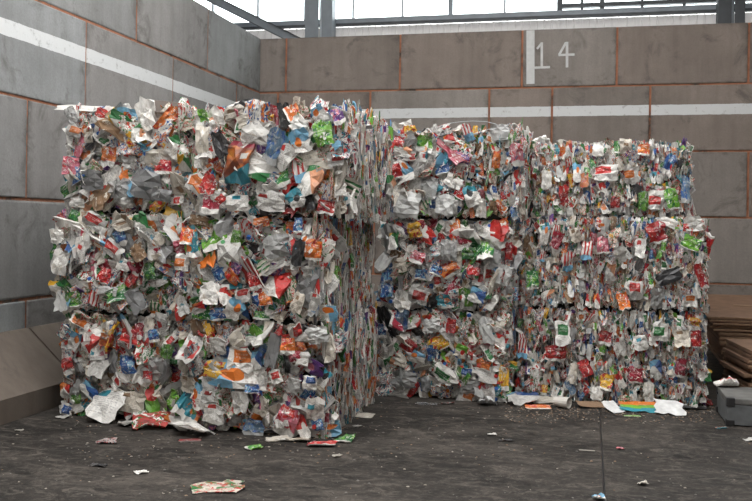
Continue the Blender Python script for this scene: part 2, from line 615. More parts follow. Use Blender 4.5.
def carton_mat(name, base, ink1, ink2, layout, rough=.42, metal=0.0):
    t = NT(name)
    uv = t.n('ShaderNodeUVMap', uv_map='UVMap').outputs[0]
    sep = t.n('ShaderNodeSeparateXYZ')
    t.l(uv, sep.inputs[0])
    rnd = t.n('ShaderNodeObjectInfo').outputs['Random']
    at = t.n('ShaderNodeAttribute', attribute_name='seed').outputs['Fac']
    sd = t.add(rnd, at)
    j1 = t.mul(t.sub(t.math('FRACT', t.mul(sd, 7.31)), .5), .34)
    j2 = t.mul(t.sub(t.math('FRACT', t.mul(sd, 13.7)), .5), .34)
    u, v = t.add(sep.outputs[0], j1), t.add(sep.outputs[1], j2)
    svec = t.n('ShaderNodeVectorMath', operation='ADD')
    t.l(uv, svec.inputs[0])
    t.l(t.vec(t.mul(sd, 31.0), t.mul(sd, 17.0), t.mul(sd, 5.0)), svec.inputs[1])
    pv = svec.outputs[0]

    def rect(u0, u1, v0, v1):
        return t.mul(t.mul(t.gt(u, u0), t.lt(u, u1)), t.mul(t.gt(v, v0), t.lt(v, v1)))

    def circ(cu, cv, r):
        a, b = t.sub(u, cu), t.sub(v, cv)
        return t.lt(t.add(t.mul(a, a), t.mul(b, b)), r * r)

    def lines(u0, u1, v0, v1, n, fill=.5):
        nz = t.noise(t.mapping(pv, (26, n * .5, 1)), 1.0, 1)
        return t.mul(t.mul(t.mul(rect(u0, u1, v0, v1), t.gt(t.math('FRACT', t.mul(v, float(n))), .45)), t.gt(nz, fill)), .42)

    dark = tuple(x * .25 for x in ink2)
    if layout == 'panel':
        c = t.mix(rect(.16, .84, .34, .8), base, ink1)
        c = t.mix(lines(.22, .78, .45, .72, 9, .48), c, WHITE)
        c = t.mix(lines(.1, .9, .05, .30, 14), c, dark)
    elif layout == 'band':
        c = t.mix(t.gt(v, .62), base, ink1)
        c = t.mix(circ(.5, .62, .2), c, ink2)
        c = t.mix(lines(.1, .9, .08, .42, 12), c, dark)
    elif layout == 'solid':
        n1 = t.noise(pv, 3.0, 2, .5, 1.2)
        c = t.mix(t.gt(n1, .57), ink1, ink2)
        c = t.mix(t.gt(t.noise(t.mapping(pv, (1, 1, 1), (5, 7, 1)), 5.5, 2, .5, 1.0), .62), c, base)
        c = t.mix(lines(.12, .80, .58, .80, 9, .46), c, WHITE)
        c = t.mix(t.lt(v, .12), c, base)
    elif layout == 'diag':
        c = t.mix(t.gt(t.add(t.mul(u, .8), v), 1.02), base, ink1)
        c = t.mix(t.gt(t.add(t.mul(u, -.7), v), .62), c, ink2)
        c = t.mix(lines(.1, .7, .08, .35, 12), c, dark)
    elif layout == 'text':
        c = t.mix(lines(.08, .92, .06, .94, 15, .47), base, ink2)
        c = t.mix(rect(.15, .5, .65, .85), c, ink1)
    elif layout == 'print':
        n1 = t.noise(pv, 4.6, 2, .5, 1.0)
        n2 = t.noise(t.mapping(pv, (1, 1, 1), (9, 4, 2)), 6.5, 2, .5, 1.5)
        c = t.mix(t.gt(n1, .55), base, ink1)
        c = t.mix(t.gt(n2, .57), c, ink2)
        c = t.mix(lines(.1, .9, .1, .5, 13), c, dark)
    elif layout == 'fruit':
        vo = t.n('ShaderNodeTexVoronoi')
        t.l(t.mapping(uv, (2.6, 3.6, 1)), vo.inputs['Vector'])
        vo.inputs['Scale'].default_value = 1.0
        d = vo.outputs['Distance']
        fr_ = t.ramp(d, [(.0, (.78, .34, .05)), (.40, ORANGE), (.62, (.22, .04, .01))])
        c = t.mix(t.gt(t.add(sep.outputs[1], t.mul(sep.outputs[0], -.38)), .10), ink1, fr_)
        c = t.mix(t.gt(sep.outputs[1], .86), c, ink2)
        c = t.mix(rect(.62, .92, .42, .56), c, WHITE)
    elif layout == 'bands':
        c = t.mix(t.gt(sep.outputs[1], .38), base, ink1)
        c = t.mix(t.gt(sep.outputs[1], .70), c, ink2)
    elif layout == 'stripe':
        c = t.mix(t.gt(t.math('FRACT', t.mul(u, 3.0)), .55), base, ink1)
        c = t.mix(t.lt(v, .25), c, ink2)
    else:
        c = t.mix(t.gt(t.noise(pv, 5, 3), .62), base, ink1)
        if metal == 0:
            c = t.mix(lines(.15, .7, .2, .5, 16, .52), c, (.16, .15, .15))
    # rubbed spots and dirt of the yard
    rub = t.noise(pv, 7, 4, .7)
    c = t.mix(t.ramp(rub, [(.62, .0), (.70, .7)]), c, CREAM)
    dirt = t.noise(pv, 2.6, 5, .7, .5)
    c = t.mix(t.ramp(dirt, [(.46, .0), (.72, .62)]), c, (.075, .065, .055))
    tone = t.math('FRACT', t.mul(sd, 5.77))
    tn = t.ramp(tone, [(0, .50), (.5, .86), (1, 1.08)])
    c = t.mix(1.0, c, tn, 'MULTIPLY')
    t.bump(t.noise(pv, 9, 3, .6, .8), .35, .01)
    return t.done(c, rough, metal, .45)


D = {}


def dm(key, *a, **k):
    D[key] = carton_mat('carton_' + key, *a, **k)


dm('white_red', WHITE, RED, BLUE, 'panel')
dm('white_blue', WHITE, BLUE, RED, 'panel')
dm('white_green', WHITE, GREEN, GREEN, 'panel')
dm('white_orange', WHITE, ORANGE, RED, 'panel')
dm('white_teal', WHITE, TEAL, BLACK, 'band')
dm('band_red', WHITE, RED, WHITE, 'band')
dm('band_blue', WHITE, SKY, ORANGE, 'band')
dm('band_green', CREAM, LIME, RED, 'band')
dm('band_purple', WHITE, PURPLE, PINK, 'band')
dm('red', WHITE, RED, CRIM, 'solid')
dm('crimson', WHITE, CRIM, PINK, 'solid')
dm('green', WHITE, GREEN, LIME, 'solid')
dm('lime', WHITE, LIME, GREEN, 'solid')
dm('blue', WHITE, BLUE, SKY, 'solid')
dm('teal', WHITE, TEAL, ORANGE, 'solid')
dm('orange', WHITE, ORANGE, RED, 'solid')
dm('yellow', WHITE, YELLOW, RED, 'solid')
dm('purple', WHITE, PURPLE, PINK, 'solid')
dm('black', GREY, BLACK, SLATE, 'plain')
D['black'] = carton_mat('black_film', BLACK, (.05, .05, .055), BLACK, 'plain', .3)
dm('slate', GREY, SLATE, BLUE, 'solid')
dm('diag_red', WHITE, RED, ORANGE, 'diag')
dm('diag_blue', WHITE, BLUE, SKY, 'diag')
dm('diag_green', WHITE, GREEN, YELLOW, 'diag')
dm('diag_peach', WHITE, (.66, .30, .16), GREEN, 'diag')
dm('text', WHITE, RED, (.07, .07, .08), 'text')
dm('text_teal', WHITE, TEAL, (.12, .12, .13), 'text')
dm('text_cream', CREAM, BROWN, (.16, .10, .07), 'text')
dm('print_a', WHITE, RED, GREEN, 'print')
dm('print_b', WHITE, ORANGE, BLUE, 'print')
dm('print_c', CREAM, GREEN, RED, 'print')
dm('print_d', WHITE, TEAL, CRIM, 'print')
dm('print_e', (.50, .49, .47), BLACK, RED, 'print')
dm('fruit', WHITE, TEAL, CRIM, 'fruit')
dm('stripe', WHITE, RED, SKY, 'stripe')
dm('stripe_green', CREAM, GREEN, ORANGE, 'stripe')
dm('plain_white', WHITE, CREAM, GREY, 'plain')
dm('plain_cream', CREAM, WHITE, GREY, 'plain')
dm('plain_brown', BROWN, CREAM, GREY, 'plain', .8)
dm('foil', (.46, .46, .46), GREY, WHITE, 'plain', .33, .6)
dm('pink', WHITE, PINK, RED, 'solid')

dm('bands', TEAL, LIME, ORANGE, 'bands')
D['clean_white'] = simple_mat('clean_white_paper', (.62, .62, .61), .7, 0, .2, 14)
dm('loose_red', (.42, .03, .025), WHITE, GREEN, 'print')


def plastic_mat(name, c, tr_amt):
    t = NT(name)
    geo = t.n('ShaderNodeNewGeometry').outputs['Position']
    k = t.ramp(t.noise(geo, 14, 4), [(.3, tuple(x * .6 for x in c)), (.7, c)])
    t.done(k, .18, 0, .6)
    tr = t.n('ShaderNodeBsdfTransparent')
    mx = t.n('ShaderNodeMixShader')
    mx.inputs[0].default_value = tr_amt
    t.l(t.b.outputs[0], mx.inputs[1])
    t.l(tr.outputs[0], mx.inputs[2])
    t.l(mx.outputs[0], t.out.inputs[0])
    t.bump(t.noise(geo, 30, 3, .6, 1.0), .5, .01)
    return t.m


D['film'] = plastic_mat('clear_film', (.42, .42, .41), .35)
D['milky'] = plastic_mat('milky_plastic', (.60, .60, .58), .12)
D['film_grey'] = plastic_mat('grey_film', (.22, .22, .22), .2)
CAPS = [simple_mat('cap_white', (.7, .7, .68), .35), simple_mat('cap_red', (.5, .03, .025), .35), simple_mat('cap_green', (.03, .25, .06), .35), simple_mat('cap_blue', (.03, .12, .4), .35)]

WEIGHTS = {
    'white_red': 6, 'white_blue': 4, 'white_green': 4, 'white_orange': 4, 'white_teal': 4, 'band_red': 4, 'band_blue': 4, 'band_green': 3,
    'band_purple': 2, 'red': 3, 'crimson': 1.5, 'green': 4, 'lime': 2.5, 'blue': 3, 'teal': 3, 'orange': 3, 'yellow': 2.5, 'purple': 1, 'black': 3,
    'slate': 2, 'diag_red': 4, 'diag_blue': 3, 'diag_green': 3, 'diag_peach': 3, 'text': 9, 'text_teal': 6, 'text_cream': 6, 'print_a': 10,
    'print_b': 9, 'print_c': 10, 'print_d': 8, 'print_e': 3, 'stripe': 3, 'stripe_green': 2, 'plain_white': 5, 'plain_cream': 5, 'plain_brown': 2,
    'foil': 2, 'film': 2, 'milky': 3, 'film_grey': 1.5, 'pink': 1}
KEYS, KW_ = list(WEIGHTS), list(WEIGHTS.values())
MATS = [D[k] for k in KEYS]

# ------------------------------------------------------------------ crushed piece shapes (unit size: x -.5..+.5, y -.5..+.5, z = outward)
R = random.Random(11)


def crush(nx, ny, amp, puff, thick, rag=.08, folds=3, curl=0.0):
    """closed crumpled sheet: top grid plus a skirt down to a lower rim; returns verts, faces, uvs"""
    fl = []
    for _ in range(folds):
        an = R.uniform(0, math.pi)
        fl.append((math.cos(an), math.sin(an), R.uniform(-.3, .3), R.uniform(-1, 1)))
    verts, uvs, faces = [], [], []
    for j in range(ny + 1):
        for i in range(nx + 1):
            a, b = i / nx - .5, j / ny - .5
            z = 0.0
            for (cx, cy, d, k) in fl:
                z += k * amp * abs(cx * a + cy * b - d)
            z += R.uniform(-1, 1) * amp * .30
            z += puff * (1 - (2 * a) ** 2) * (1 - (2 * b) ** 2)
            z += curl * (a * a) * 2
            edge = i in (0, nx) or j in (0, ny)
            jx, jy = R.uniform(-1, 1) * (rag if edge else rag * .6), R.uniform(-1, 1) * (rag if edge else rag * .6)
            if i in (0, nx) and j in (0, ny):
                a *= R.uniform(.9, 1)
                b *= R.uniform(.9, 1)
            verts.append((a + jx, b + jy, z))
            uvs.append((i / nx, j / ny))
    W1 = nx + 1
    for j in range(ny):
        for i in range(nx):
            q = j * W1 + i
            if (i + j) % 2:
                faces += [(q, q + 1, q + W1 + 1), (q, q + W1 + 1, q + W1)]
            else:
                faces += [(q, q + 1, q + W1), (q + 1, q + W1 + 1, q + W1)]
    rim = [i for i in range(W1)] + [j * W1 + nx for j in range(1, ny + 1)] + [ny * W1 + i for i in range(nx - 1, -1, -1)] + [j * W1 for j in range(ny - 1, 0, -1)]
    n0 = len(verts)
    for k in rim:
        x, y, z = verts[k]
        verts.append((x * .96, y * .96, z - thick))
        uvs.append(uvs[k])
    m = len(rim)
    for k in range(m):
        a, b = rim[k], rim[(k + 1) % m]
        faces.append((b, a, n0 + k, n0 + (k + 1) % m))
    faces.append(tuple(n0 + k for k in range(m))[::-1])
    zs = sum(v[2] for v in verts[:n0]) / n0
    verts = [(x, y, z - zs) for (x, y, z) in verts]
    return verts, faces, uvs


def lib_mesh(name, spec, smooth=False):
    verts, faces, uvs = spec
    me = bpy.data.meshes.new(name)
    me.from_pydata(verts, [], faces)
    uvl = me.uv_layers.new(name='UVMap')
    li = [0] * len(me.loops)
    me.loops.foreach_get('vertex_index', li)
    flat = []
    for k in li:
        flat += uvs[k]
    uvl.data.foreach_set('uv', flat)
    if smooth:
        me.polygons.foreach_set('use_smooth', [True] * len(me.polygons))
    me.materials.append(D['plain_white'])
    me.update()
    return me


FLAT = [lib_mesh('crushed_carton', crush(4, 4, .38, .06, .10, .10, 4)) for _ in range(24)]
CRUMP = [lib_mesh('crumpled_carton', crush(5, 5, .46, .08, .12, .09, 5)) for _ in range(20)]
PUFF = [lib_mesh('crushed_bottle', crush(5, 6, .30, .20, .16, .06, 4)) for _ in range(10)]
SLIV = [lib_mesh('carton_edge', crush(2, 5, .16, .06, .10, .07, 2, R.uniform(-.3, .3))) for _ in range(16)]
HERO = [lib_mesh('printed_carton', crush(4, 5, .34, .07, .12, .075, 4)) for _ in range(20)]
FRAG = [crush(2, 2, .5, .10, .16, .12, 2) for _ in range(24)] + [crush(2, 3, .35, .05, .12, .10, 2) for _ in range(16)]

bm = bmesh.new()
bmesh.ops.create_cone(bm, cap_ends=True, segments=10, radius1=.017, radius2=.015, depth=.018)
CAPME = bpy.data.meshes.new('screw_cap')
bm.to_mesh(CAPME)
bm.free()
CAPME.materials.append(CAPS[0])


def frame_matrix(p, n, spin, sx, sy, sz_):
    """object matrix with local z along n, local y turned by spin from 'up'"""
    n = n.normalized()
    up = Z - n * n.z
    if up.length < .05:
        up = Vector((0, 1, 0)) - n * n.y
    up.normalize()
    right = up.cross(n)
    c, s_ = math.cos(spin), math.sin(spin)
    y = up * c + right * s_
    x = y.cross(n)
    return Matrix(((x.x * sx, y.x * sy, n.x * sz_, p.x), (x.y * sx, y.y * sy, n.y * sz_, p.y), (x.z * sx, y.z * sy, n.z * sz_, p.z), (0, 0, 0, 1)))


def piece(name, me, mat, parent, m):
    o = bpy.data.objects.new(name, me)
    col.objects.link(o)
    o.parent = parent
    o.matrix_local = m
    sl = o.material_slots[0]
    sl.link = 'OBJECT'
    sl.material = mat
    return o


# ------------------------------------------------------------------ bales
FACES = {  # normal, along, origin corner as fractions of (W, Dp, H)
    'front': (Vector((0, -1, 0)), Vector((1, 0, 0))),
    'right': (Vector((1, 0, 0)), Vector((0, 1, 0))),
    'left': (Vector((-1, 0, 0)), Vector((0, -1, 0))),
    'back': (Vector((0, 1, 0)), Vector((-1, 0, 0))),
    'top': (Vector((0, 0, 1)), Vector((1, 0, 0))),
}


class Bale:
    def __init__(self, key, pxl, pxr, z0, z1, p0, depth, label, seed, yaw=0.0, setback=0.0):
        self.key = key
        pl = on_plane(pxl, 250, p0 + V * setback, V)
        pr = on_plane(pxr, 250, p0 + V * setback, V)
        mid = (pl + pr) / 2
        self.W, self.Dp, self.H = (pr - pl).length, depth, z1 - z0
        self.loc = Vector((mid.x, mid.y, z0)) + V * (depth / 2)
        self.rz = -ALPHA + yaw
        self.seed = seed
        self.root = empty('carton_bale', self.loc, self.rz)
        tag(self.root, label, 'bale', 'bales of crushed cartons')
        self.rot = Matrix.Rotation(self.rz, 3, 'Z')
        self.inv = self.rot.inverted()
        self.rng = random.Random(seed)
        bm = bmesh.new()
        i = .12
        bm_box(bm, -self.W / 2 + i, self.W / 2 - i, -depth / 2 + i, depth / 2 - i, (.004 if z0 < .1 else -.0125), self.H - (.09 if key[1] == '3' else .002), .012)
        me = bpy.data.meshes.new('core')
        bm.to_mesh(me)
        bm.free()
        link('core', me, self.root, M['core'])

    def dims(self, face):
        return {'front': self.W, 'back': self.W, 'top': self.W}.get(face, self.Dp), (self.Dp if face == 'top' else self.H)

    def surf(self, face, a, b, out=0.0):
        """a in -.5..+.5 along, b 0..1 up (or into the depth for the top)"""
        n, al = FACES[face]
        L, Hh = self.dims(face)
        if face == 'top':
            p = Vector((a * self.W, (b - .5) * self.Dp, self.H))
        else:
            p = n * ((self.Dp if abs(n.y) > .5 else self.W) / 2) + al * (a * L) + Z * (b * self.H)
        e = min((.5 - abs(a)) * L, b * Hh, (1 - b) * Hh)
        k = max(0.0, 1 - e / .085)
        lump = noise.noise(p * 3.1 + Vector((self.seed * 7.7, 1.3, 2.9))) * .030 + noise.noise(p * 8.0 + Vector((3.1, self.seed * 3.3, .7))) * .016
        return p + n * (lump + out - .075 * k * k)

    def keep(self, face, b, w, h, sp):
        if face == 'top':
            return b
        e = .5 * (abs(math.cos(sp)) * h + abs(math.sin(sp)) * w) * self.rng.uniform(.55, .98) / self.H
        hi = 1 - e * (.35 if self.key[1] == '3' else 1.0)
        return max(e, min(hi, b))

    def chip(self, face, a, b, style, name='carton', mat=None, me=None, size=None, spin=None, tilt=None, out=None):
        g_ = self.rng
        n, al = FACES[face]
        key = mat or g_.choices(KEYS, KW_)[0]
        if style == 'edge':           # sheets standing on edge, seen as narrow upright strips
            w, h = g_.uniform(.03, .055), g_.uniform(.09, .24)
            yaw = g_.choice((-1, 1)) * math.radians(g_.uniform(40, 82))
            pit = math.radians(g_.gauss(0, 10))
            sp = g_.gauss(0, .16)
            me = me or g_.choice(SLIV)
            o_ = g_.uniform(-.008, .014)
        elif style == 'upright':      # narrow upright crushed cartons
            w, h = g_.uniform(.036, .064), g_.uniform(.075, .145)
            yaw = math.radians(g_.gauss(0, 32))
            pit = math.radians(g_.gauss(0, 16))
            sp = g_.gauss(0, .30)
            me = me or g_.choice(SLIV if g_.random() < .5 else FLAT if g_.random() < .6 else CRUMP)
            o_ = g_.uniform(-.045, .026)
        else:
            w = g_.lognormvariate(math.log(.082), .34)
            h = w * g_.uniform(1.1, 2.3)
            yaw = math.radians(g_.gauss(0, 24))
            pit = math.radians(g_.gauss(0, 20))
            sp = g_.choice((0, 0, math.pi / 2, math.pi)) + g_.gauss(0, .55)
            q_ = g_.random()
            me = me or (g_.choice(FLAT) if q_ < .50 else g_.choice(CRUMP) if q_ < .88 else g_.choice(PUFF))
            o_ = g_.uniform(-.060, .034)
        if size:
            w, h = size
        if spin is not None:
            sp = spin
        if tilt is not None:
            yaw, pit = tilt
        if out is not None:
            o_ = out
        nn = Matrix.Rotation(yaw, 3, 'Z') @ n
        nn = Matrix.Rotation(pit, 3, al) @ nn
        b = self.keep(face, b, w, h, sp)
        p = self.surf(face, a, b, o_)
        p.z = max(p.z, min(h * .42, .06)) if self.loc.z < .05 else p.z
        m = frame_matrix(p, nn, sp, w, h, min(w, h) * .8)
        ob = piece(name, me, D[key], self.root, m)
        return ob, m, w, h

    def fill(self, face, n, style, arange=(-.5, .5), cap_rate=.07):
        """n pieces spread evenly over a face (jittered grid)"""
        L, Hh = self.dims(face)
        L *= (arange[1] - arange[0])
        asp = 1.0 if style == 'sheet' else 1.9
        nx = max(1, round(math.sqrt(n * L / Hh * asp)))
        ny = max(1, round(n / nx))
        cells = [(i, j) for i in range(nx) for j in range(ny)]
        self.rng.shuffle(cells)
        for (i, j) in cells:
            a = arange[0] + (i + self.rng.uniform(0, 1)) / nx * (arange[1] - arange[0])
            b = (j + self.rng.uniform(0, 1)) / ny
            b = .025 + b * .965
            ob, m, w, h = self.chip(face, a, b, style)
            if style == 'sheet' and self.rng.random() < cap_rate:
                c = piece('screw_cap', CAPME, self.rng.choice(CAPS), ob, Matrix.Identity(4))
                mi = Matrix.LocRotScale(Vector((self.rng.uniform(-.25, .25), self.rng.uniform(-.3, .35), .14)), None, Vector((1 / w, 1 / h, 1 / (min(w, h) * .8))))
                c.matrix_local = mi

    def hero(self, px, py, wpx, hpx, deg, key, me=None):
        p0 = self.loc + self.rot @ Vector((0, -self.Dp / 2, 0))
        p = on_plane(px, py, p0, self.rot @ Vector((0, 1, 0)))
        q = self.inv @ (p - self.loc)
        a, b = q.x / self.W, q.z / self.H
        a, b = max(-.47, min(.47, a)), max(.05, min(.96, b))
        s_ = p.y / F
        g_ = self.rng
        self.chip('front', a, b, 'sheet', 'printed_carton', key, me or g_.choice(HERO), (wpx * s_, hpx * s_), math.radians(deg),
                  (math.radians(g_.gauss(0, 9)), math.radians(g_.gauss(0, 8))), g_.uniform(.048, .060))

    def stuff(self, plan):
        """plan: [(face, n, style)] small scraps packed between the cartons, one joined mesh"""
        g_ = self.rng
        verts, faces, uvs, mi, seeds = [], [], [], [], []
        for (face, n, style) in plan:
            nv, al = FACES[face]
            for _ in range(n):
                a, b = g_.uniform(-.5, .5), g_.uniform(.02, .99)
                spec = g_.choice(FRAG)
                if style == 'edge':
                    w, h = g_.uniform(.018, .04), g_.uniform(.08, .26)
                    yaw, pit, sp = g_.choice((-1, 1)) * math.radians(g_.uniform(45, 88)), math.radians(g_.gauss(0, 6)), g_.gauss(0, .10)
                    o_ = g_.uniform(-.020, .008)
                elif style == 'upright':
                    w, h = g_.uniform(.024, .046), g_.uniform(.05, .12)
                    yaw, pit, sp = math.radians(g_.gauss(0, 45)), math.radians(g_.gauss(0, 18)), g_.gauss(0, .35)
                    o_ = g_.uniform(-.055, .010)
                else:
                    w = g_.uniform(.028, .065)
                    h = w * g_.uniform(1, 2)
                    yaw, pit, sp = math.radians(g_.gauss(0, 35)), math.radians(g_.gauss(0, 30)), g_.uniform(0, 6.28)
                    o_ = g_.uniform(-.095, -.012)
                nn = Matrix.Rotation(pit, 3, al) @ (Matrix.Rotation(yaw, 3, 'Z') @ nv)
                b = self.keep(face, b, w, h, sp)
                p = self.surf(face, a, b, o_)
                if self.loc.z < .05:
                    p.z = max(p.z, h * .4)
                m = frame_matrix(p, nn, sp, w, h, w * .8)
                k0 = len(verts)
                verts += [tuple(m @ Vector(v)) for v in spec[0]]
                faces += [tuple(k0 + i for i in f) for f in spec[1]]
                uvs += spec[2]
                mi += [g_.choices(range(len(KEYS)), KW_)[0]] * len(spec[1])
                seeds += [g_.random()] * len(spec[0])
        me = bpy.data.meshes.new('packed_scraps')
        me.from_pydata(verts, [], faces)
        for m_ in MATS:
            me.materials.append(m_)
        me.polygons.foreach_set('material_index', mi)
        li = [0] * len(me.loops)
        me.loops.foreach_get('vertex_index', li)
        flat = []
        for k in li:
            flat += uvs[k]
        me.uv_layers.new(name='UVMap').data.foreach_set('uv', flat)
        at = me.attributes.new('seed', 'FLOAT', 'POINT')
        at.data.foreach_set('value', seeds)
        me.update()
        o = link('packed_scraps', me, self.root)
        o['kind'] = 'stuff'


PA, PB, PC, PD = ground(120, 418), ground(300, 437), ground(450, 399), ground(620, 405)
SA = 'in the stack beside the sloped concrete kerb'
SB = 'in the stack with a striped side face'
SC = 'in the stack under the wall number 14'
SD = 'in the stack next to the brown cardboard'
B = {}
for key, xl, xr, z0, z1, p0, dp, lab, seed, yaw, sb in (
    ('A1', 65, 184, 0, .735, PA, 1.35, 'bottom bale of crushed cartons ' + SA, 1, .01, 0),
    ('A2', 57, 174, .750, 1.460, PA, 1.35, 'second bale of crushed cartons up ' + SA, 2, -.015, 0),
    ('A3', 65, 194, 1.478, 2.195, PA, 1.35, 'topmost bale of crushed cartons ' + SA, 3, .012, .02),
    ('B1', 184, 331, 0, .740, PB, 1.38, 'bottom bale of crushed cartons ' + SB, 4, 0, 0),
    ('B2', 174, 324, .755, 1.442, PB, 1.40, 'second bale of crushed cartons up ' + SB, 5, .01, .02),
    ('B3', 196, 346, 1.460, 2.170, PB, 1.36, 'topmost bale of crushed cartons ' + SB, 6, -.01, 0),
    ('C1', 382, 510, 0, .715, PC, 1.3, 'bottom bale of crushed cartons ' + SC, 7, .0, 0),
    ('C2', 383, 512, .730, 1.460, PC, 1.3, 'second bale of crushed cartons up ' + SC, 8, .01, 0),
    ('C3', 384, 521, 1.480, 2.200, PC, 1.3, 'topmost bale of crushed cartons ' + SC, 9, -.01, 0),
    ('D1', 518, 708, 0, .755, PD, 1.05, 'bottom bale of crushed cartons ' + SD, 10, .0, 0),
    ('D2', 520, 709, .770, 1.495, PD, 1.05, 'second bale of crushed cartons up ' + SD, 11, -.012, 0),
    ('D3', 529, 689, 1.510, 2.13, PD, 1.0, 'topmost bale of crushed cartons ' + SD, 12, .01, .40),
):
    B[key] = Bale(key, xl, xr, z0, z1, p0, dp, lab, seed, yaw, sb)

for k, b in B.items():
    top = k.endswith('3')
    if k[0] == 'A':
        b.fill('front', 190 if top else 205, 'sheet')
        b.fill('left', 30, 'edge')
        if top:
            b.fill('top', 28, 'sheet')
        b.stuff([('front', 520, 'sheet'), ('left', 300, 'edge'), ('right', 120, 'edge'), ('top', 260 if top else 60, 'sheet'), ('back', 60, 'sheet')])
    elif k[0] == 'B':
        b.fill('front', 165, 'sheet')
        b.fill('right', 84 if top else 52, 'edge')
        if not top:
            b.fill('right', 46, 'upright')
        if top:
            b.fill('top', 26, 'sheet')
        b.stuff([('front', 500, 'sheet'), ('right', 620, 'edge'), ('left', 80, 'edge'), ('top', 260 if top else 60, 'sheet'), ('back', 60, 'sheet')])
    elif k[0] == 'C':
        if top:
            b.fill('front', 135, 'sheet', (-.5, .08))
            b.fill('front', 85, 'upright', (.08, .5))
            b.fill('top', 24, 'sheet')
        else:
            b.fill('front', 235, 'sheet')
        b.fill('right', 24, 'edge')
        b.stuff([('front', 560, 'sheet'), ('left', 100, 'edge'), ('right', 160, 'edge'), ('top', 260 if top else 60, 'sheet'), ('back', 60, 'sheet')])
    else:
        b.fill('front', 255, 'upright')
        b.fill('right', 24, 'sheet')
        if top:
            b.fill('top', 18, 'sheet')
        b.stuff([('front', 1300, 'upright'), ('left', 120, 'sheet'), ('right', 220, 'sheet'), ('top', 260 if top else 80, 'sheet'), ('back', 60, 'sheet')])

